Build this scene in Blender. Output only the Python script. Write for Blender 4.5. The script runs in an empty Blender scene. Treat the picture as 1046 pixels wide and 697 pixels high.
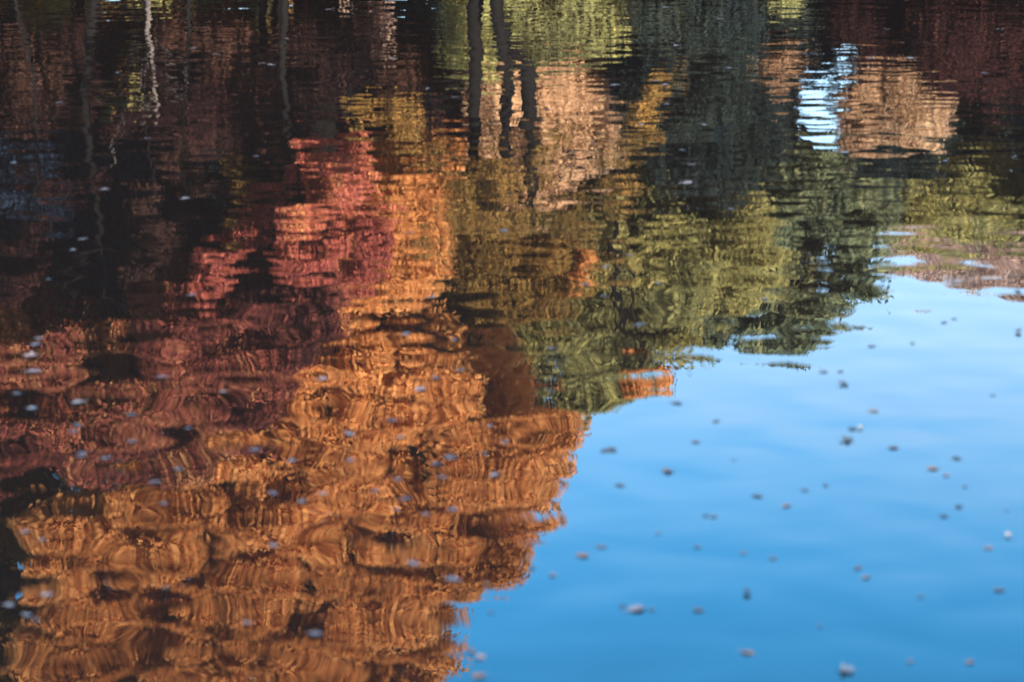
import bpy, math, random
import numpy as np
from mathutils import Vector

rng = np.random.default_rng(7)
random.seed(7)
R = math.radians
scene = bpy.context.scene
COL = scene.collection

# ------------------------------------------------------------------ camera
CAM_H = 4.2
PITCH = R(16.0)
LENS = 85.0
W, H = 1046.0, 697.0
cam_d = bpy.data.cameras.new("camera")
cam = bpy.data.objects.new("camera", cam_d)
COL.objects.link(cam)
cam.location = (0, 0, CAM_H)
cam.rotation_euler = (math.pi / 2 - PITCH, 0, 0)
cam_d.lens = LENS
cam_d.sensor_width = 36
cam_d.clip_end = 3000
cam_d.dof.use_dof = True
cam_d.dof.focus_distance = 52
cam_d.dof.aperture_fstop = 2.0
scene.camera = cam

PX = 36.0 / LENS / W                      # tangent units per pixel


def ray(px, py):
    u = (px - W / 2) * PX
    v = (py - H / 2) * PX
    cp, sp = math.cos(PITCH), math.sin(PITCH)
    return (u, cp - v * sp, -sp - v * cp)


def on_water(px, py):
    d = ray(px, py)
    t = CAM_H / -d[2]
    return (d[0] * t, d[1] * t)


def far(px, py, D):
    """point on the far side whose mirror image stands at that pixel, D metres out"""
    d = ray(px, py)
    t = D / d[1]
    return np.array((d[0] * t, D, -CAM_H - d[2] * t))


# ------------------------------------------------------------------ helpers
def tag(o, label=None, cat=None, group=None, kind=None):
    if label: o["label"] = label
    if cat: o["category"] = cat
    if group: o["group"] = group
    if kind: o["kind"] = kind
    return o


def link_mesh(name, verts, faces, mat, parent=None, smooth=False):
    me = bpy.data.meshes.new(name)
    me.from_pydata([tuple(v) for v in verts], [], faces)
    me.update()
    if smooth:
        me.polygons.foreach_set("use_smooth", [True] * len(me.polygons))
    if mat: me.materials.append(mat)
    o = bpy.data.objects.new(name, me)
    COL.objects.link(o)
    if parent: o.parent = parent
    return o


def quad_mesh(name, V, mat, parent=None):
    """V: (n,4,3) array of separate quads"""
    n = len(V)
    me = bpy.data.meshes.new(name)
    me.vertices.add(n * 4)
    me.vertices.foreach_set("co", V.astype(np.float32).ravel())
    me.loops.add(n * 4)
    me.loops.foreach_set("vertex_index", np.arange(n * 4, dtype=np.int32))
    me.polygons.add(n)
    me.polygons.foreach_set("loop_start", np.arange(0, n * 4, 4, dtype=np.int32))
    me.polygons.foreach_set("loop_total", np.full(n, 4, dtype=np.int32))
    me.update(calc_edges=True)
    me.materials.append(mat)
    o = bpy.data.objects.new(name, me)
    COL.objects.link(o)
    if parent: o.parent = parent
    return o


class Tubes:
    def __init__(self):
        self.v, self.f = [], []

    def tube(self, pts, rad, seg=7):
        base = len(self.v)
        n = len(pts)
        P = [Vector(p) for p in pts]
        for i in range(n):
            t = (P[min(i + 1, n - 1)] - P[max(i - 1, 0)]).normalized()
            a = t.cross(Vector((0.3, 1, 0.1))).normalized()
            b = t.cross(a).normalized()
            for k in range(seg):
                an = 2 * math.pi * k / seg
                self.v.append(P[i] + (a * math.cos(an) + b * math.sin(an)) * rad[i])
        for i in range(n - 1):
            for k in range(seg):
                k2 = (k + 1) % seg
                self.f.append((base + i * seg + k, base + i * seg + k2,
                               base + (i + 1) * seg + k2, base + (i + 1) * seg + k))
        self.f.append(tuple(base + (n - 1) * seg + k for k in range(seg)))


def wobble_path(a, b, n, amp, r):
    a, b = np.array(a, float), np.array(b, float)
    L = np.linalg.norm(b - a)
    out = []
    ph = r.uniform(0, 6.28, 4)
    for i in range(n):
        t = i / (n - 1)
        p = a + (b - a) * t
        k = math.sin(math.pi * t) * amp * L
        p = p + np.array((math.sin(ph[0] + 5 * t) * k, math.sin(ph[1] + 4 * t) * k, math.sin(ph[2] + 5 * t) * k * .4))
        out.append(p)
    return out


# ------------------------------------------------------------------ materials
def new_mat(name):
    m = bpy.data.materials.new(name)
    m.use_nodes = True
    nt = m.node_tree
    nt.nodes.clear()
    out = nt.nodes.new("ShaderNodeOutputMaterial")
    return m, nt, out


def foliage_mat(name, cols, trans=0.5, clump=0.45, rough_noise=1.0):
    """cols: list of (pos, rgb) over leaf-to-leaf variation"""
    m, nt, out = new_mat(name)
    N, L = nt.nodes, nt.links
    geo = N.new("ShaderNodeNewGeometry")
    noi = N.new("ShaderNodeTexNoise")
    noi.inputs["Scale"].default_value = clump
    noi.inputs["Detail"].default_value = 2
    L.new(geo.outputs["Position"], noi.inputs["Vector"])
    mix = N.new("ShaderNodeMath"); mix.operation = "MULTIPLY_ADD"
    L.new(noi.outputs["Fac"], mix.inputs[0])
    mix.inputs[1].default_value = 1.5 * rough_noise
    sub = N.new("ShaderNodeMath"); sub.operation = "MULTIPLY_ADD"
    L.new(geo.outputs["Random Per Island"], sub.inputs[0])
    sub.inputs[1].default_value = 0.5
    sub.inputs[2].default_value = -0.5 * rough_noise
    L.new(sub.outputs[0], mix.inputs[2])
    ramp = N.new("ShaderNodeValToRGB")
    L.new(mix.outputs[0], ramp.inputs["Fac"])
    els = ramp.color_ramp.elements
    while len(els) > 1: els.remove(els[-1])
    els[0].position = cols[0][0]; els[0].color = (*cols[0][1], 1)
    for p, c in cols[1:]:
        e = els.new(p); e.color = (*c, 1)
    d = N.new("ShaderNodeBsdfDiffuse")
    t = N.new("ShaderNodeBsdfTranslucent")
    L.new(ramp.outputs["Color"], d.inputs["Color"])
    L.new(ramp.outputs["Color"], t.inputs["Color"])
    ms = N.new("ShaderNodeMixShader"); ms.inputs[0].default_value = trans
    L.new(d.outputs[0], ms.inputs[1]); L.new(t.outputs[0], ms.inputs[2])
    L.new(ms.outputs[0], out.inputs["Surface"])
    return m


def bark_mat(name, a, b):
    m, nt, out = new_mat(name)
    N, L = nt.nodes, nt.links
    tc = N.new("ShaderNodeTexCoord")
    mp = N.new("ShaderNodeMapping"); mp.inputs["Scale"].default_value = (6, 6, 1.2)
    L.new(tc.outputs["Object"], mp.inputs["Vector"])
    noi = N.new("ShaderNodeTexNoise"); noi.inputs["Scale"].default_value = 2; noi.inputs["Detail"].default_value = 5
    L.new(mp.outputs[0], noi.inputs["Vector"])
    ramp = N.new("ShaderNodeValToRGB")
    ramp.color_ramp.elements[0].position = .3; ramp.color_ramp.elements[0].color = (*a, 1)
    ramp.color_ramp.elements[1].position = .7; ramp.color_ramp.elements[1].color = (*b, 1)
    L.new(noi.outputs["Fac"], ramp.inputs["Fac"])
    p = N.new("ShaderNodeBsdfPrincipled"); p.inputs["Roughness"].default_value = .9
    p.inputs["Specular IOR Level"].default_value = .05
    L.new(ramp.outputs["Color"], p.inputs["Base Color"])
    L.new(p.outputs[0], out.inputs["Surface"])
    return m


M = {}
M["orange"] = foliage_mat("orange_leaves", [(.0, (.38, .15, .05)), (.35, (.63, .285, .095)), (.65, (.74, .35, .125)), (1, (.80, .43, .15))], trans=.62, rough_noise=.7)
M["coral"] = foliage_mat("coral_red_leaves", [(.0, (.12, .035, .028)), (.4, (.36, .09, .065)), (.75, (.50, .15, .09)), (1, (.62, .30, .10))])
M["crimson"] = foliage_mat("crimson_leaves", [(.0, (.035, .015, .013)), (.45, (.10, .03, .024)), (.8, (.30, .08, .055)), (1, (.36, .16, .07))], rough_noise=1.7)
M["brown"] = foliage_mat("russet_leaves", [(.0, (.06, .04, .015)), (.5, (.20, .12, .035)), (1, (.44, .22, .06))])
M["olive"] = foliage_mat("olive_leaves", [(.0, (.045, .042, .022)), (.35, (.13, .12, .05)), (.7, (.235, .222, .085)), (1, (.35, .29, .10))], rough_noise=1.5)
M["yellowgreen"] = foliage_mat("yellow_green_leaves", [(.0, (.15, .125, .04)), (.5, (.265, .232, .08)), (1, (.40, .33, .125))])
M["conifer"] = foliage_mat("dark_needles", [(.0, (.025, .04, .03)), (.5, (.085, .10, .055)), (1, (.20, .18, .08))], trans=.2)
M["shade"] = foliage_mat("shaded_evergreen_leaves", [(.0, (.005, .009, .010)), (.5, (.012, .017, .016)), (1, (.028, .03, .018))], trans=.2)  # understorey shade painted in as a near-black leaf colour
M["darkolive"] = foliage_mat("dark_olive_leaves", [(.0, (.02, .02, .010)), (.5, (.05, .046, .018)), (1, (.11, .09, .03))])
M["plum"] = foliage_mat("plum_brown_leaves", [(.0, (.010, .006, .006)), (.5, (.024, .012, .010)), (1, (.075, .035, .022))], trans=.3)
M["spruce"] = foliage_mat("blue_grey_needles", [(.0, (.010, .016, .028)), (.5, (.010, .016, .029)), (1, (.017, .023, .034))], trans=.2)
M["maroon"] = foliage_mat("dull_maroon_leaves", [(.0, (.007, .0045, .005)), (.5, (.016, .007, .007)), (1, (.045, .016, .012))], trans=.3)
M["tan"] = foliage_mat("tan_leaves", [(.0, (.18, .10, .06)), (.5, (.36, .21, .12)), (1, (.52, .36, .21))])
M["amber"] = foliage_mat("sunlit_tan_leaves", [(.0, (.22, .12, .065)), (.5, (.46, .265, .145)), (1, (.62, .42, .24))])  # brighter copy of tan, extra sunlight put into the colour
M["pinkish"] = foliage_mat("faded_pinkish_leaves", [(.0, (.22, .15, .13)), (.5, (.38, .25, .20)), (1, (.5, .36, .28))])
M["bark_dark"] = bark_mat("silhouette_bark", (.002, .0017, .0015), (.005, .004, .0035))  # silhouette shade put into the bark, blacker than real wood
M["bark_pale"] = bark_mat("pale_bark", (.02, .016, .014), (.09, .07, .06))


# ------------------------------------------------------------------ foliage
def in_poly(x, y, poly):
    inside = np.zeros(len(x), bool)
    n = len(poly)
    for i in range(n):
        x1, y1 = poly[i]; x2, y2 = poly[(i + 1) % n]
        c = ((y1 > y) != (y2 > y)) & (x < (x2 - x1) * (y - y1) / (y2 - y1 + 1e-9) + x1)
        inside ^= c
    return inside


def clump_leaves(C, rad, per, size, r, flat=0.6, aspect=1.6, droop=0.0):
    per, size = int(per * 3.6), size * .5
    """leaf quads in clumps round the centres C"""
    n = len(C) * per
    ci = np.repeat(np.arange(len(C)), per)
    d = r.normal(size=(n, 3)); d /= np.linalg.norm(d, axis=1)[:, None]
    rr = rad[ci] * (r.uniform(0, 1, n) ** 0.45) * r.uniform(.7, 1.15, n)
    off = d * rr[:, None]; off[:, 2] *= flat
    pos = C[ci] + off
    nrm = d * .7 + r.normal(size=(n, 3)) * .6 + np.array((0, 0, .5))
    nrm /= np.linalg.norm(nrm, axis=1)[:, None]
    t = r.normal(size=(n, 3)); t[:, 2] -= droop
    t -= nrm * np.sum(t * nrm, 1)[:, None]
    t /= np.linalg.norm(t, axis=1)[:, None]
    b = np.cross(nrm, t)
    s = size * r.uniform(.6, 1.3, n)[:, None]
    a1 = t * s * aspect * .5
    b1 = b * s * .5
    return np.stack([pos - a1, pos + b1 * .9 - a1 * .1, pos + a1, pos - b1 * .9 - a1 * .1], 1)


def ground_z(x, y):
    """near bank, pond bed, far bank"""
    if y < 6.5:
        return -1.4 + 4.0 * min(1, max(0, (6.5 - y) / 5.0)) ** .8
    if y < 33: return -1.4
    s = min(1, (y - 33) / 4.0)
    z = -1.4 + 1.8 * (s * s * (3 - 2 * s))
    if y > 38: z += (y - 38) * .012
    return z


TREES = []


def tree(name, label, cat, poly, D, depth, mat, n_clump, per, leaf, crad, trunk_x=None, trunk_r=.22, bark="bark_dark",
         group=None, flat=.6, aspect=1.6, droop=0.0, limbs=9, trunk_top=.75, seed=0):
    """a tree or shrub whose crown fills an outline of that size at D metres"""
    r = np.random.default_rng(seed + 100)
    xs = np.array([p[0] for p in poly], float); ys = np.array([p[1] for p in poly], float)
    pts = []
    while len(pts) < n_clump:
        x = r.uniform(xs.min(), xs.max(), 400); y = r.uniform(ys.min(), ys.max(), 400)
        k = in_poly(x, y, poly)
        pts += list(zip(x[k], y[k]))
    pts = pts[:n_clump]
    dd = r.uniform(-1, 1, n_clump) * depth
    C = np.array([far(p[0], p[1], D + q) for p, q in zip(pts, dd)])
    # keep real widths: the outline is set at D, so undo the widening with depth
    C0 = np.array([far(p[0], p[1], D) for p in pts])
    C[:, 0] = C0[:, 0]; C[:, 2] = C0[:, 2]
    cx = float(np.mean(C[:, 0])) if trunk_x is None else far(trunk_x, 100, D)[0]
    gz = ground_z(cx, D)
    C[:, 2] = np.maximum(C[:, 2], gz + crad * .5)
    root = bpy.data.objects.new(name, None)
    root.location = (cx, D, gz)
    COL.objects.link(root)
    tag(root, label, cat, group)
    B = np.array((cx, D, gz))
    rad = crad * r.uniform(.55, 1.4, n_clump)
    Q = clump_leaves(C - B, rad, per, leaf, r, flat, aspect, droop)
    quad_mesh("crown", Q, M[mat], root)
    tb = Tubes()
    ztop = (C[:, 2].max() - gz) * trunk_top + 0.2
    path = wobble_path((0, 0, -.3), (r.uniform(-.4, .4), 0, ztop), 9, .03, r)
    tb.tube(path, [trunk_r * (1.25 - 1.05 * i / 8) * (1.3 if i == 0 else 1) for i in range(9)])
    for j in range(limbs):
        c = (C - B)[r.integers(0, n_clump)]
        k = int(np.argmin([abs(p[2] - c[2] * .75) for p in path]))
        k = min(max(k, 1), 7)
        tb.tube(wobble_path(path[k], c, 6, .06, r), [trunk_r * .4 * (1 - .85 * i / 5) for i in range(6)], 5)
    link_mesh("trunk", tb.v, tb.f, M[bark], root, True)
    TREES.append(root)
    return root


OR_POLY = [(455, 700), (475, 610), (520, 565), (566, 500), (572, 445), (572, 418), (515, 385), (425, 330), (460, 230), (465, 165),
           (410, 150), (345, 165), (330, 300), (300, 385), (200, 470), (62, 500), (42, 590), (46, 720), (140, 800), (260, 840), (350, 810), (420, 760)]
tree("orange_tree", "tall bright orange autumn tree on the far bank, mirrored largest in the pond", "tree",
     OR_POLY, 43, 1.9, "orange", 1450, 110, .165, .50, trunk_x=330, trunk_r=.35, limbs=26, trunk_top=.9, seed=1)
tree("maple_tree", "coral red maple in front of the orange tree's trunk", "tree",
     [(200, 300), (222, 235), (262, 215), (295, 200), (318, 150), (368, 140), (372, 170), (345, 215), (400, 238), (402, 278), (300, 280), (272, 245), (250, 262), (228, 305)],
     38.5, 1.2, "coral", 62, 200, .12, .30, trunk_x=290, trunk_r=.07, limbs=9, seed=2)
tree("maple_tree", "deep crimson maple with spreading low branches left of the orange tree", "tree",
     [(-80, 300), (60, 330), (150, 300), (250, 270), (340, 285), (330, 350), (280, 400), (200, 455), (100, 460), (0, 470), (-80, 470)],
     39.5, 1.8, "crimson", 290, 240, .14, .5, trunk_x=110, trunk_r=.08, limbs=14, seed=3)
tree("oak_tree", "russet brown oak between the orange tree and the olive green tree", "tree",
     [(430, 250), (470, 200), (560, 240), (590, 275), (550, 310), (490, 325), (440, 310)],
     47, 2, "brown", 110, 200, .16, .6, trunk_x=485, trunk_r=.2, limbs=8, seed=4)
tree("broadleaf_tree", "olive green tree with sunlit rounded clumps beside the orange tree", "tree",
     [(450, 300), (500, 190), (620, 185), (690, 210), (700, 280), (680, 340), (650, 385), (590, 402), (535, 410), (480, 385), (455, 340)],
     50, 3.0, "olive", 190, 260, .17, .72, trunk_x=530, trunk_r=.25, limbs=16, seed=5)
tree("broadleaf_tree", "yellow green tree lit by the sun beside the dark pine", "tree",
     [(640, 250), (690, 215), (760, 190), (775, 250), (765, 300), (735, 330), (690, 330), (655, 310)],
     50, 2.4, "yellowgreen", 70, 240, .16, .6, trunk_x=700, trunk_r=.18, limbs=8, seed=6)
tree("orange_tree", "slim amber orange tree whose tip shows above the olive green tree", "tree",
     [(628, 388), (645, 372), (688, 376), (660, 392), (632, 398)], 46.5, .4, "orange", 7, 170, .13, .24, trunk_x=640, trunk_r=.12, limbs=6, seed=7)
tree("orange_tree", "small orange sapling in front of the olive green tree", "tree",
     [(535, 262), (598, 256), (602, 286), (545, 294)], 46.5, .6, "orange", 15, 150, .13, .26, trunk_x=565, trunk_r=.07, limbs=5, seed=17)
tree("russet_tree", "tall russet tree at the shaded side of the big orange tree", "tree",
     [(-90, 455), (105, 460), (85, 560), (50, 640), (65, 720), (30, 820), (-60, 820), (-90, 640)], 45, 1.6, "brown", 170, 170, .15, .5,
     trunk_x=-20, trunk_r=.2, limbs=12, seed=18)
tree("pine_tree", "broad dark green pine with a flat layered crown", "tree",
     [(640, 300), (700, 230), (750, 160), (830, 142), (900, 170), (905, 240), (880, 285), (855, 318), (800, 345), (740, 355), (680, 360)],
     57, 3.4, "conifer", 165, 260, .19, .72, trunk_x=800, trunk_r=.28, limbs=20, flat=.4, aspect=2.6, seed=8)
tree("broadleaf_tree", "olive tree at the edge of the open sky beyond the pine", "tree",
     [(900, 166), (980, 168), (1060, 168), (1180, 168), (1180, 228), (1060, 228), (980, 222), (915, 212)],
     60, 3, "olive", 120, 200, .18, .7, trunk_x=1010, trunk_r=.2, limbs=10, seed=9)
# pale thin trees far beyond
for i, (x0, yt, D) in enumerate([(930, 262, 95), (965, 286, 100), (1005, 278, 92), (1045, 295, 97), (1090, 290, 95), (1140, 280, 99), (1190, 285, 96)]):
    tree("bare_tree", "distant half bare pinkish grey tree in the hazy line past the pine", "tree",
         [(x0 - 30, 175), (x0 + 30, 175), (x0 + 28, yt - 28), (x0, yt), (x0 - 26, yt - 25)], D, 3, "pinkish", 130, 150, .22, .8,
         trunk_r=.2, bark="bark_pale", group="half bare trees in the distance", limbs=22, trunk_top=.95, seed=20 + i)
# sunlit shrubs beyond the trunks
tree("shrub", "tan orange sunlit bush behind the leaning twin trunks", "shrub",
     [(508, 40), (618, 34), (620, 120), (598, 185), (545, 192), (508, 150)], 43.6, 1.0, "amber", 150, 180, .17, .55, trunk_r=.07, limbs=6, seed=30)
tree("shrub", "olive sunlit bush low behind the dark trunks", "shrub",
     [(475, -20), (660, -20), (650, 30), (560, 48), (480, 70)], 42, .8, "olive", 110, 180, .17, .5, trunk_r=.07, limbs=6, seed=31)
tree("shrub", "wide tan and orange bush sunlit amid dark evergreens", "shrub",
     [(778, 72), (800, 66), (950, 76), (970, 110), (945, 140), (858, 138), (852, 78), (800, 76), (790, 92), (780, 95)], 45, 1, "tan", 58, 170, .13, .33,
     trunk_x=900, trunk_r=.06, limbs=6, seed=32)
tree("shrub", "dull reddish brown bush low under the big orange tree", "shrub",
     [(360, 40), (470, 60), (470, 160), (400, 170), (360, 120)], 46, 1.5, "plum", 80, 170, .15, .5, trunk_r=.07, limbs=6, seed=33)
for i, (x0, x1, y0, y1, D, mt, nc, lab) in enumerate([
        (40, 120, 30, 130, 49, "olive", 34, "thin olive bush glimpsed left of the pale pinkish trunk"),
        (120, 200, -10, 60, 47, "tan", 26, "thin tan bush low behind the pale pinkish trunk"),
        (130, 240, 70, 130, 50, "yellowgreen", 30, "sparse yellow green bush above the maroon shade"),
        (-20, 60, -10, 70, 46, "brown", 26, "thin russet bush at the dim end of the bank"),
        (200, 260, -10, 40, 47, "olive", 22, "small olive bush low between maroon bushes"),
        (300, 345, 0, 120, 48, "brown", 26, "slim russet bush left of the coral maple"),
        (230, 300, 150, 240, 45, "brown", 36, "sparse russet bush under the coral maple"),
        (340, 400, 0, 60, 46, "pinkish", 22, "faded pinkish bush left of the dark straight trunk"),
        (110, 175, 170, 290, 38.3, "plum", 8, "sparse plum brown sapling with a bare stem in front of the plum brown shrub"),
        (165, 225, 120, 230, 38.6, "plum", 16, "thin plum brown sapling in front of the plum brown shrub"),
        (0, 50, 180, 330, 38.6, "maroon", 12, "sparse maroon sapling in front of the blue grey spruce"),
        (774, 806, 62, 98, 45, "tan", 14, "small tan bush beside the bright gap under the pine"),
        (650, 700, 70, 150, 41, "brown", 6, "sparse russet sapling against the dark evergreen"),
        (794, 814, -15, 34, 40, "olive", 6, "small bright yellow green sapling among dark shrubs")]):
    tree("shrub", lab, "shrub", [(x0, y0), (x1, y0), (x1 - 8, y1 - 20), ((x0 + x1) / 2, y1), (x0 + 6, y1 - 25)], D, .8, mt, nc, 130, .13, .26,
         trunk_r=.04, limbs=4, seed=130 + i)
# dark understorey, its shade put into the dark leaf colours
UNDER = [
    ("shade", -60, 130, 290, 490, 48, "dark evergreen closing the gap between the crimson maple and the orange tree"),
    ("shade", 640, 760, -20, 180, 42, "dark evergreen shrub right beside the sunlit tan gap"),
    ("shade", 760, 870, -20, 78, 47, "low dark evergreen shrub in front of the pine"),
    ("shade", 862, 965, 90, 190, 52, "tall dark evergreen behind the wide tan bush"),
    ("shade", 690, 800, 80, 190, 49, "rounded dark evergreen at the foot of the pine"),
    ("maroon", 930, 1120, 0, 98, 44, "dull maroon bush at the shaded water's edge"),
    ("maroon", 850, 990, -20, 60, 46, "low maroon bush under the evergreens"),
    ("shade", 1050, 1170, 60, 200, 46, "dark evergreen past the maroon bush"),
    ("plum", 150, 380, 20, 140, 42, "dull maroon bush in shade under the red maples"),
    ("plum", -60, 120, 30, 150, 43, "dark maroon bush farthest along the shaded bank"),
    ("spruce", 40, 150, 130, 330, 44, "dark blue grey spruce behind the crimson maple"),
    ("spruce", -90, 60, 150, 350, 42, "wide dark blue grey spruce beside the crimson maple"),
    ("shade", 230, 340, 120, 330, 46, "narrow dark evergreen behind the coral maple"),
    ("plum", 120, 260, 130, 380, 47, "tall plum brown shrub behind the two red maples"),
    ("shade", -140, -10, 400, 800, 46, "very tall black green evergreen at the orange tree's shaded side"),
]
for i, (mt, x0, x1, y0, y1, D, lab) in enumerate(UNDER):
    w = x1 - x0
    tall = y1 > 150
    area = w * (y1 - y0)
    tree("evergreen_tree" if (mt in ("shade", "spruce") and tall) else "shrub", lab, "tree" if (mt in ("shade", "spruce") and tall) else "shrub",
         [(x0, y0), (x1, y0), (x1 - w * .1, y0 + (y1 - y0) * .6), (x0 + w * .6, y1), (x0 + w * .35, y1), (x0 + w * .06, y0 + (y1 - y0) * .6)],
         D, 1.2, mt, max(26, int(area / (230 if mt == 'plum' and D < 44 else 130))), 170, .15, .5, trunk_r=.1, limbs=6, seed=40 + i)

# trunks at the water's edge
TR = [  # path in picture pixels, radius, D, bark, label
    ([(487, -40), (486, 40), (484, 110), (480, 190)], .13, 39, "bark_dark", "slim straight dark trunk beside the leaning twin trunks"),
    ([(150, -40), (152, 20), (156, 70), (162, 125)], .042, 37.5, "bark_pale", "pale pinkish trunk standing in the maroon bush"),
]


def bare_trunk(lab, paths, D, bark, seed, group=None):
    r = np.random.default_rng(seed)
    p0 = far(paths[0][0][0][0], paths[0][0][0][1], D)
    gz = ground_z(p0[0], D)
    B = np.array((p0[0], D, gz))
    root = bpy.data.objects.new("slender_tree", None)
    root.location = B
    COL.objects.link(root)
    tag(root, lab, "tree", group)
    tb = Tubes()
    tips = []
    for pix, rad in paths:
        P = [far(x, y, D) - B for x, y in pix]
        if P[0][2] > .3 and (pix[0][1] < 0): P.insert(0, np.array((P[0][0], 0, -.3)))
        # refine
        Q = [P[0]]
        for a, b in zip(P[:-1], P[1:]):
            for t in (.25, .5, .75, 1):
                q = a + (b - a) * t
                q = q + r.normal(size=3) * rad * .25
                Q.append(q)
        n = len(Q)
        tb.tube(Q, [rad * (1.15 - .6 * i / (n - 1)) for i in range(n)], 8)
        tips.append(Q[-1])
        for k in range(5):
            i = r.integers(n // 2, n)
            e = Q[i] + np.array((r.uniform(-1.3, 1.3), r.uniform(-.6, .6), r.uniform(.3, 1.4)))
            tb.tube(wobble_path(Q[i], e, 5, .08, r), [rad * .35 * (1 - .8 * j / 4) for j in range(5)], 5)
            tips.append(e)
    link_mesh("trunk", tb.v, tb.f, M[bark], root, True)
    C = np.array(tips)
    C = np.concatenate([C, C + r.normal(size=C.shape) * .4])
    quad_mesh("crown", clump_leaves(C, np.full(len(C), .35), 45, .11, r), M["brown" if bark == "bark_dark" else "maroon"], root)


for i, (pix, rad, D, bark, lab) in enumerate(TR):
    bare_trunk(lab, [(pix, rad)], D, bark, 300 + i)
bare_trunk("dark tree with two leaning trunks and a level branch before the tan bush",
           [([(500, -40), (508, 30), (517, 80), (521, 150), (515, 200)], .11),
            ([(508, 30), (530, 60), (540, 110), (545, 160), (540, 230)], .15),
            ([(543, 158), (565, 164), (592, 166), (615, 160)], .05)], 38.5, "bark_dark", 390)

# wood beyond: real trees one behind the other
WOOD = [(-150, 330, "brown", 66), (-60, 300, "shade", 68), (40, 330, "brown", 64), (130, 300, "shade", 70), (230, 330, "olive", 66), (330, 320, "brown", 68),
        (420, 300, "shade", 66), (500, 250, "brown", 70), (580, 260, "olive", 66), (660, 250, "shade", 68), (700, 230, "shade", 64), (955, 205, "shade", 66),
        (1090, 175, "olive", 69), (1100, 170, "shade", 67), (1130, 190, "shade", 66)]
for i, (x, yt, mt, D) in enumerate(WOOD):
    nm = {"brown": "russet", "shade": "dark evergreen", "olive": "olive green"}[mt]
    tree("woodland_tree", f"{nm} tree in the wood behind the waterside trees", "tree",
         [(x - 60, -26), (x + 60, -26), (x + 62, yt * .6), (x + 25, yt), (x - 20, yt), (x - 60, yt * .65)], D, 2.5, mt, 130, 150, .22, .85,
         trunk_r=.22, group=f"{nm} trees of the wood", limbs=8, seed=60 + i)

# ------------------------------------------------------------------ ground
gx = np.concatenate([[-1500, -700, -300, -120], np.linspace(-60, 60, 61), [120, 300, 700, 1500]])
gy = np.concatenate([[-1500, -600, -200, -60, -20], np.linspace(-6, 8, 29), np.linspace(10, 30, 6), np.linspace(31, 40, 28), np.linspace(42, 110, 30), [160, 300, 700, 1500]])
gv, gf = [], []
for y in gy:
    for x in gx:
        z = ground_z(x, y + .7 * math.sin(x * .31) + .4 * math.sin(x * .83 + 1))
        if y > 38: z = ground_z(x, min(y, 130)) + .12 * math.sin(x * .7 + y * .9)
        gv.append((x, y, z))
nx = len(gx)
for j in range(len(gy) - 1):
    for i in range(nx - 1):
        a = j * nx + i
        gf.append((a, a + 1, a + nx + 1, a + nx))
m, nt, out = new_mat("leaf_litter_ground")
N, L = nt.nodes, nt.links
geo = N.new("ShaderNodeNewGeometry")
n1 = N.new("ShaderNodeTexNoise"); n1.inputs["Scale"].default_value = 3.5; n1.inputs["Detail"].default_value = 6
L.new(geo.outputs["Position"], n1.inputs["Vector"])
rp = N.new("ShaderNodeValToRGB")
rp.color_ramp.elements[0].position = .35; rp.color_ramp.elements[0].color = (.035, .03, .014, 1)
rp.color_ramp.elements[1].position = .68; rp.color_ramp.elements[1].color = (.26, .13, .045, 1)
e = rp.color_ramp.elements.new(.5); e.color = (.09, .07, .025, 1)
L.new(n1.outputs["Fac"], rp.inputs["Fac"])
p = N.new("ShaderNodeBsdfPrincipled"); p.inputs["Roughness"].default_value = .95
L.new(rp.outputs["Color"], p.inputs["Base Color"]); L.new(p.outputs[0], out.inputs["Surface"])
tag(link_mesh("ground", gv, gf, m, None, True), "leaf strewn banks round the pond", kind="structure")

# ------------------------------------------------------------------ water
m, nt, out = new_mat("pond_water")
N, L = nt.nodes, nt.links
geo = N.new("ShaderNodeNewGeometry")


def noise(scale, rot, stretch, detail=1.0, rough=.4, warp=0.0, off=(0, 0, 0)):
    mp = N.new("ShaderNodeMapping")
    mp.inputs["Rotation"].default_value = (0, 0, R(rot))
    mp.inputs["Scale"].default_value = stretch
    mp.inputs["Location"].default_value = off
    L.new(geo.outputs["Position"], mp.inputs["Vector"])
    t = N.new("ShaderNodeTexNoise")
    t.inputs["Scale"].default_value = scale
    t.inputs["Detail"].default_value = detail
    t.inputs["Roughness"].default_value = rough
    t.inputs["Distortion"].default_value = warp
    L.new(mp.outputs[0], t.inputs["Vector"])
    return t.outputs["Fac"]


def madd(a, k, b=None):
    x = N.new("ShaderNodeMath"); x.operation = "MULTIPLY_ADD"
    L.new(a, x.inputs[0]); x.inputs[1].default_value = k
    if b is None: x.inputs[2].default_value = 0
    else: L.new(b, x.inputs[2])
    return x.outputs[0]


# long lazy swell everywhere; finer ripples only where the breeze reaches, out from the near bank
sep = N.new("ShaderNodeSeparateXYZ")
L.new(geo.outputs["Position"], sep.inputs[0])
mr = N.new("ShaderNodeMapRange")
mr.interpolation_type = "SMOOTHSTEP"
mr.inputs["From Min"].default_value = 13.5
mr.inputs["From Max"].default_value = 25
mr.inputs["To Min"].default_value = .14
mr.inputs["To Max"].default_value = 1
L.new(sep.outputs["Y"], mr.inputs["Value"])


def times(a, b):
    x = N.new("ShaderNodeMath"); x.operation = "MULTIPLY"
    L.new(a, x.inputs[0]); L.new(b, x.inputs[1])
    return x.outputs[0]


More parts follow.
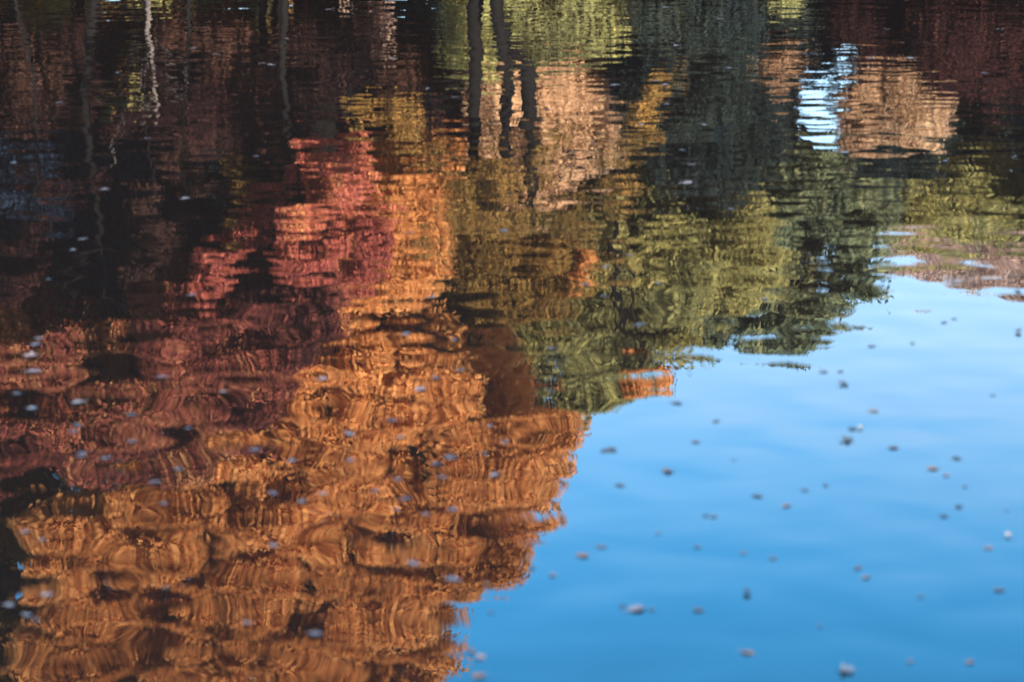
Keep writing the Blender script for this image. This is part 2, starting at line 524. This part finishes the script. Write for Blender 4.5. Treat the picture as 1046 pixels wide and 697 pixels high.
WAVE_A, WAVE_R, WAVE_X, WAVE_B, WAVE_C = .0030, .0010, .0022, .0034, .0006
breeze = times(mr.outputs[0], madd(noise(.22, 30, (.5, 1, 1), 1.0), 1.9))
fine = madd(noise(3.2, -12, (.42, 1, 1), 1.0, .35, .2, (7, 3, 0)), WAVE_B)
fine = madd(noise(4.6, 21, (.5, 1, 1), 1.0, .35, .2, (2, 8, 0)), WAVE_B * .6, fine)
fine = madd(noise(9.0, 5, (.6, 1, 1), 0.0, .3, 0, (1, 9, 0)), WAVE_C, fine)
swell = noise(2.35, 9, (.95, 1, 1), 0.0, .35, .25)


def math2(op, a, b):
    x = N.new("ShaderNodeMath"); x.operation = op
    for i, q in enumerate((a, b)):
        if isinstance(q, (int, float)): x.inputs[i].default_value = q
        else: L.new(q, x.inputs[i])
    return x.outputs[0]


# wavelets with narrow crests and broad flat troughs
lull = math2("SUBTRACT", 1.05, math2("MULTIPLY", mr.outputs[0], .3))
c = math2("SUBTRACT", noise(1.7, -6, (.85, 1.05, 1), 0.0, .3, .1, (3, 11, 0)), .5)
crest = math2("SQRT", math2("ADD", math2("MULTIPLY", c, c), .0012), 0)
cross = noise(2.3, 4, (1, .5, 1), 0.0, .3, .2, (5, 2, 0))
big = madd(cross, WAVE_X, madd(swell, WAVE_A, madd(crest, -WAVE_R)))
hgt = math2("ADD", times(big, lull), times(fine, breeze))
bump = N.new("ShaderNodeBump")
bump.inputs["Strength"].default_value = 1
bump.inputs["Distance"].default_value = 1
L.new(hgt, bump.inputs["Height"])
p = N.new("ShaderNodeBsdfPrincipled")
p.inputs["Base Color"].default_value = (.0030, .0024, .0022, 1)
p.inputs["Roughness"].default_value = 0.0
p.inputs["IOR"].default_value = 1.33
L.new(bump.outputs[0], p.inputs["Normal"])
L.new(p.outputs[0], out.inputs["Surface"])
wv = [(-400, 3, 0), (400, 3, 0), (400, 36.9, 0), (-400, 36.9, 0)]
tag(link_mesh("water", wv, [(0, 1, 2, 3)], m), "rippled pond mirroring autumn trees and blue sky", kind="structure")

# ------------------------------------------------------------------ floating leaves
def leaf_mat(name, a, b, rough=.5):
    m, nt, out = new_mat(name)
    N, L = nt.nodes, nt.links
    tc = N.new("ShaderNodeTexCoord")
    noi = N.new("ShaderNodeTexNoise"); noi.inputs["Scale"].default_value = 60; noi.inputs["Detail"].default_value = 3
    L.new(tc.outputs["Object"], noi.inputs["Vector"])
    ramp = N.new("ShaderNodeValToRGB")
    ramp.color_ramp.elements[0].position = .35; ramp.color_ramp.elements[0].color = (*a, 1)
    ramp.color_ramp.elements[1].position = .65; ramp.color_ramp.elements[1].color = (*b, 1)
    L.new(noi.outputs["Fac"], ramp.inputs["Fac"])
    p = N.new("ShaderNodeBsdfPrincipled"); p.inputs["Roughness"].default_value = rough
    p.inputs["Specular IOR Level"].default_value = .3
    L.new(ramp.outputs["Color"], p.inputs["Base Color"])
    L.new(p.outputs[0], out.inputs["Surface"])
    return m


LM = {  # low leaf colours carry the shade that lies over the pond
    "dark": leaf_mat("dark_shaded_leaf", (0.0064, 0.0056, 0.0048), (0.0176, 0.0128, 0.0096)),
    "brown": leaf_mat("brown_leaf", (0.0144, 0.0088, 0.0056), (0.0400, 0.0208, 0.0112)),
    "tawny": leaf_mat("tawny_leaf", (0.0360, 0.0176, 0.0080), (0.0760, 0.0360, 0.0160)),
    "pinkish": leaf_mat("pinkish_leaf", (0.0400, 0.0280, 0.0264), (0.0720, 0.0480, 0.0440)),
    "pale": leaf_mat("pale_leaf", (00.0161, 00.0150, 00.0173), (00.0317, 00.0288, 00.0323)),
    "whitish": leaf_mat("whitish_leaf", (00.0259, 00.0248, 00.0276), (00.0490, 00.0461, 00.0490)),
    "faint": leaf_mat("faint_bluish_leaf", (0.0160, 0.0192, 0.0256), (0.0320, 0.0384, 0.0480)),
}


def leaf_shape(kind, r):
    """(verts, faces) of one leaf about 1 wide along x, with stalk and curled rim"""
    n = 22
    ring = []
    for k in range(n):
        a = 2 * math.pi * k / n
        if kind == 0:      # oval, pointed
            x = .5 * math.cos(a); y = .30 * math.sin(a) * (1 - .35 * math.cos(a))
        elif kind == 1:    # lobed
            q = .40 * (1 + .34 * math.cos(5 * a)) * (1 - .12 * math.cos(a))
            x = q * math.cos(a); y = q * math.sin(a)
        else:              # ragged broad
            q = .42 * (1 + r.uniform(-.18, .18))
            x = q * math.cos(a) * 1.15; y = q * math.sin(a) * .8
        ring.append((x, y))
    c1, c2, tw = r.uniform(.1, .5), r.uniform(-.15, .35), r.uniform(-.25, .25)
    v, f = [(0, 0, 0)], []
    for s in (.4, .75, 1.0):
        for x, y in ring:
            X, Y = x * s, y * s
            v.append((X, Y, c1 * Y * Y * 2 + c2 * X * X + tw * X * Y + r.uniform(-.012, .012)))
    for k in range(n):
        k2 = (k + 1) % n
        f.append((0, 1 + k, 1 + k2))
        for j in range(2):
            f.append((1 + j * n + k, 1 + (j + 1) * n + k, 1 + (j + 1) * n + k2, 1 + j * n + k2))
    b = len(v)
    zs = c2 * .25
    for px, pz in ((-.42, zs * .7), (-.6, zs + .04), (-.78, zs + .10)):
        for dy, dz in ((.014, 0), (-.014, 0), (0, .022)):
            v.append((px, dy, pz + dz))
    for j in range(2):
        for k in range(3):
            f.append((b + j * 3 + k, b + j * 3 + (k + 1) % 3, b + j * 3 + 3 + (k + 1) % 3, b + j * 3 + 3 + k))
    return v, f


lr = np.random.default_rng(11)
LEAF_MESH = {}
for cname, mt in LM.items():
    for kd in range(3):
        for q in range(2):
            v, f = leaf_shape(kd, lr)
            me = bpy.data.meshes.new("floating_leaf")
            me.from_pydata(v, [], f); me.update()
            me.polygons.foreach_set("use_smooth", [True] * len(me.polygons))
            me.materials.append(mt)
            LEAF_MESH[(cname, kd, q)] = me

D_, B_, T_, P_, A_, W_, F_ = "dark", "brown", "tawny", "pinkish", "pale", "whitish", "faint"
SPOTS = [  # x, y, width in the picture, colour, upright
    # open blue
    (977,469,13,D_,0),(954,479,15,T_,0),(966,486,10,P_,0),(985,497,7,F_,0),(843,496,8,B_,0),(822,501,9,A_,0),(773,507,12,B_,0),(804,517,12,T_,0),
    (721,527,9,D_,0),(729,528,9,A_,0),(980,518,9,D_,0),(964,528,11,D_,0),(1028,522,6,F_,0),(1030,548,7,D_,1),(1010,560,13,P_,0),(712,559,9,F_,0),
    (760,565,9,P_,0),(790,571,10,A_,0),(876,581,12,B_,0),(885,590,13,P_,0),(1021,603,13,A_,0),(763,607,9,D_,1),(714,624,12,B_,0),(764,667,15,T_,0),
    (930,676,9,P_,0),(991,677,11,T_,0),(863,686,20,F_,0),(691,412,14,F_,0),(597,429,6,D_,1),(731,431,9,D_,0),(711,452,12,B_,0),(592,439,7,A_,0),
    (621,461,20,D_,0),(681,482,15,B_,0),(633,496,11,A_,0),(1014,404,7,F_,0),(893,420,13,P_,0),(879,438,7,D_,1),(871,439,12,D_,0),(866,451,16,D_,0),
    (912,458,13,A_,0),(877,335,8,F_,0),(891,354,9,D_,0),(932,351,7,D_,0),(964,330,9,D_,0),(975,326,8,D_,0),(1040,340,7,D_,1),(1039,298,9,D_,0),
    (841,380,11,F_,0),(859,380,8,D_,0),(862,393,13,D_,0),(913,457,9,F_,0),(594,568,16,T_,0),(613,559,15,A_,0),(544,581,9,D_,0),(564,588,9,P_,0),
    (532,596,6,F_,0),(496,598,7,W_,1),(650,623,21,W_,0),(636,620,8,D_,0),(665,623,9,F_,0),(481,666,12,T_,0),(490,672,13,P_,0),(488,691,16,T_,0),
    (501,626,8,F_,0),(750,470,6,F_,0),(940,610,8,F_,0),(672,545,7,F_,0),(838,640,8,F_,0),
    # on the orange mirror image
    (358,471,11,W_,0),(460,468,16,A_,0),(445,475,14,A_,0),(452,488,11,A_,0),(505,486,12,W_,0),(406,490,10,A_,0),(383,502,10,A_,0),(415,510,13,A_,0),
    (405,521,10,A_,0),(463,521,13,A_,0),(435,526,10,P_,0),(422,576,16,A_,0),(463,592,18,A_,0),(107,469,12,W_,0),(83,467,11,A_,0),(182,480,10,A_,0),
    (158,493,12,A_,0),(299,471,10,W_,0),(278,504,11,A_,0),(308,513,10,W_,0),(330,505,10,P_,0),(167,515,9,A_,0),(25,544,11,A_,0),(43,552,10,P_,0),
    (279,558,12,W_,0),(169,601,7,A_,0),(48,608,12,W_,0),(9,619,11,W_,0),(27,629,14,W_,0),(37,634,9,A_,0),(252,637,10,W_,0),(322,648,17,A_,0),
    (330,388,13,W_,0),(261,460,12,A_,0),(431,398,17,W_,0),(445,387,11,A_,0),(470,379,9,A_,0),(400,430,12,A_,0),(500,436,9,A_,0),(358,444,14,W_,0),
    (410,447,10,P_,0),(495,464,10,A_,0),(415,342,11,A_,0),(464,348,9,A_,0),(442,304,12,W_,0),(419,238,9,A_,0),
    # on the red mirror image
    (83,245,9,W_,0),(74,256,8,W_,0),(49,286,8,A_,0),(195,302,10,W_,0),(38,346,11,P_,0),(37,352,13,A_,0),(33,364,16,P_,0),(35,380,18,P_,0),
    (165,386,12,A_,0),(228,401,9,W_,0),(17,403,11,A_,0),(32,418,14,W_,0),(80,412,15,W_,0),(79,435,12,A_,0),(76,441,9,A_,0),(135,424,11,A_,0),
    (135,452,12,A_,0),(192,438,8,A_,0),(84,464,11,A_,0),
    # on the olive mirror image
    (514,236,10,A_,0),(597,291,13,A_,0),(620,273,9,W_,0),(616,303,8,A_,0),(643,261,8,A_,0),(672,290,9,A_,0),(563,357,11,A_,0),(654,332,12,A_,0),
    (516,452,9,A_,0),(781,306,8,A_,0),(702,187,12,P_,0),(706,169,9,W_,0),(748,214,7,A_,0),
    # flecks by the far bank
    (863,156,9,W_,0),(629,87,11,A_,0),(680,87,9,W_,0),(681,107,8,W_,0),(670,83,7,A_,0),(691,47,7,W_,0),(681,8,9,A_,0),(697,154,7,A_,0),
    (606,147,6,A_,0),(438,91,6,W_,0),(464,100,8,A_,0),(292,40,8,A_,0),(276,67,9,W_,0),(269,65,7,A_,0),(198,50,8,A_,0),(221,56,8,W_,0),
    (14,167,9,A_,0),(190,203,10,W_,0),(106,194,9,A_,0),(336,10,9,A_,0),(262,160,8,A_,0),(60,105,7,A_,0),(150,142,7,A_,0),(745,70,7,A_,0),
    (720,128,8,W_,0),(820,45,8,A_,0),(905,30,7,A_,0),(930,60,9,W_,0),(1005,75,8,A_,0),(965,165,8,W_,0),(780,20,7,A_,0),(560,112,7,A_,0),
    (735,20,7,A_,0),(655,128,7,W_,0),(890,60,7,A_,0),(1020,30,7,A_,0),(400,60,7,A_,0),(120,75,6,A_,0),
]
BLUE_EDGE = [(455, 700), (490, 600), (545, 550), (583, 490), (572, 427), (650, 400), (690, 372), (800, 362), (860, 325), (905, 280), (1060, 270), (1060, 720)]


def zone(x, y):
    bx = bool(in_poly(np.array([x]), np.array([y]), BLUE_EDGE)[0])
    if bx:
        if y < 400 and x < 945: return "just off the pine's mirrored tip"
        if y < 400: return "where the sky's reflection is palest"
        if x < 610 and y < 460: return "off the olive tree's mirrored top"
        if x < 700 and y < 540: return "beside the orange reflection's bulge"
        if x < 620 and y < 610: return "below the orange reflection's bulge"
        if x < 520: return "beside the orange reflection's lowest edge"
        if x < 700: return "on open blue water near the orange reflection"
        if y < 475 and x < 780: return "on the pale blue water below the pine's reflection"
        if y < 475: return "on pale blue water far from the reflections"
        if y < 540 and x < 900: return "at the centre of the sky's reflection"
        if y < 545: return "in the cluster on mid blue water"
        if y < 610 and x < 830: return "on deeper blue water past the largest pale leaf"
        if y < 615: return "on deeper blue water far from the trees"
        if x < 800: return "on the deepest blue water past the largest pale leaf"
        return "on the deepest blue water farthest from the trees"
    if y < 60 and x < 500: return "on dark water among the trunk reflections"
    if y < 60: return "on black water nearest the far bank"
    if y < 215 and x < 360: return "on dark water above the red reflection"
    if y < 215 and x < 620: return "near the twin trunks' reflection"
    if y < 215 and x < 720: return "on the black gap beside the twin trunks' reflection"
    if y < 215: return "near the tan bush's reflection"
    if x < 130 and y < 300: return "on dark blue water by the crimson reflection"
    if x < 130 and y < 395: return "on the shaded crimson reflection"
    if x < 250 and y < 460: return "on the crimson reflection"
    if y < 270 and x < 450: return "where the coral reflection meets the orange"
    if x > 505 and y < 460: return "on the olive green reflection"
    if y < 400: return "on the narrow neck of the orange reflection"
    if x < 60: return "on the black shade beside the orange reflection"
    if y < 470: return "on the upper bright part of the orange reflection"
    if x < 350 and y < 530: return "on the upper shaded part of the orange reflection"
    if y < 530: return "on the bright bulge of the orange reflection"
    return "on the lower part of the orange reflection"


ORD = ["first", "second", "third", "fourth", "fifth", "sixth", "seventh", "eighth", "ninth", "tenth", "eleventh", "twelfth"]
classes = {}
for i, s in enumerate(SPOTS):
    classes.setdefault((zone(s[0], s[1]), s[3], s[4]), []).append(i)
LAB = {}
for (z, c, up), ids in classes.items():
    ids.sort(key=lambda i: SPOTS[i][0])
    base = f"{'upturned ' if up else ''}{c} leaf {z}"
    for k, i in enumerate(ids):
        if len(ids) == 1: LAB[i] = base
        elif len(ids) == 2: LAB[i] = base + (", the left one of two" if k == 0 else ", the right one of two")
        else: LAB[i] = base + f", {ORD[k]} from the left"
for i, (x, y, wpx, c, up) in enumerate(SPOTS):
    X, Y = on_water(x, y)
    dist = math.sqrt(X * X + Y * Y + CAM_H ** 2)
    size = wpx * PX * dist * .86 * lr.uniform(.88, 1.12)
    o = bpy.data.objects.new("floating_leaf", LEAF_MESH[(c, int(lr.integers(0, 2)) * 2 if c in ('whitish', 'pale') else int(lr.integers(0, 3)), int(lr.integers(0, 2)))])
    COL.objects.link(o)
    o.scale = (size, size, size * lr.uniform(.7, 1.2))
    o.location = (X, Y, .003 + (size * .28 if up else 0))
    o.rotation_euler = (R(lr.uniform(55, 75)) if up else R(lr.uniform(-5, 5)), R(lr.uniform(-6, 6)), R(lr.uniform(-35, 35) + (180 if lr.random() < .5 else 0)))
    tag(o, LAB[i], "leaf", "fallen leaves floating on the pond")

# ------------------------------------------------------------------ world, sun
SUN_EL, SUN_AZ = R(21), R(154)          # azimuth clockwise from +Y (view direction)
w = bpy.data.worlds.new("World")
scene.world = w
w.use_nodes = True
nt = w.node_tree
bg = nt.nodes["Background"]
sky = nt.nodes.new("ShaderNodeTexSky")
sky.sky_type = "NISHITA"
sky.sun_disc = False
sky.sun_elevation = SUN_EL
sky.sun_rotation = SUN_AZ
sky.air_density = 1.0
sky.dust_density = 0.5
sky.ozone_density = 4.0
hsv = nt.nodes.new("ShaderNodeHueSaturation")
hsv.inputs["Saturation"].default_value = 1.3
hsv.inputs["Hue"].default_value = .486
nt.links.new(sky.outputs[0], hsv.inputs["Color"])
# pale autumn haze low in the sky, with faint thin cloud in it
wtc = nt.nodes.new("ShaderNodeTexCoord")
wsep = nt.nodes.new("ShaderNodeSeparateXYZ")
nt.links.new(wtc.outputs["Generated"], wsep.inputs[0])
wmap = nt.nodes.new("ShaderNodeMapping")
wmap.inputs["Scale"].default_value = (3, 3, 14)
nt.links.new(wtc.outputs["Generated"], wmap.inputs["Vector"])
wn = nt.nodes.new("ShaderNodeTexNoise")
wn.inputs["Scale"].default_value = 1.6
wn.inputs["Detail"].default_value = 4
nt.links.new(wmap.outputs[0], wn.inputs["Vector"])
wadd = nt.nodes.new("ShaderNodeMath"); wadd.operation = "MULTIPLY_ADD"
nt.links.new(wn.outputs["Fac"], wadd.inputs[0])
wadd.inputs[1].default_value = -.03
nt.links.new(wsep.outputs["Z"], wadd.inputs[2])
wmr = nt.nodes.new("ShaderNodeMapRange")
wmr.interpolation_type = "SMOOTHSTEP"
wmr.inputs["From Min"].default_value = .21
wmr.inputs["From Max"].default_value = .385
wmr.inputs["To Min"].default_value = .62
wmr.inputs["To Max"].default_value = 0
nt.links.new(wadd.outputs[0], wmr.inputs["Value"])
wmix = nt.nodes.new("ShaderNodeMix"); wmix.data_type = "RGBA"
nt.links.new(wmr.outputs[0], wmix.inputs[0])
nt.links.new(hsv.outputs[0], wmix.inputs[6])
wmix.inputs[7].default_value = (2.25, 2.34, 2.45, 1)
nt.links.new(wmix.outputs[2], bg.inputs["Color"])
bg.inputs["Strength"].default_value = 0.14
sl = bpy.data.lights.new("sun", "SUN")
sl.energy = 5
sl.angle = R(.5)
sl.color = (1, .93, .82)
so = bpy.data.objects.new("sun", sl)
COL.objects.link(so)
sd = Vector((math.sin(SUN_AZ) * math.cos(SUN_EL), math.cos(SUN_AZ) * math.cos(SUN_EL), math.sin(SUN_EL)))
so.rotation_euler = sd.to_track_quat("Z", "Y").to_euler()
so.location = (40, -20, 40)

scene.view_settings.view_transform = "Standard"
scene.view_settings.look = "None"
scene.view_settings.exposure = 3.4
scene.view_settings.gamma = 1
scene.cycles.max_bounces = 6
scene.cycles.diffuse_bounces = 3
scene.cycles.glossy_bounces = 2
scene.cycles.transmission_bounces = 2
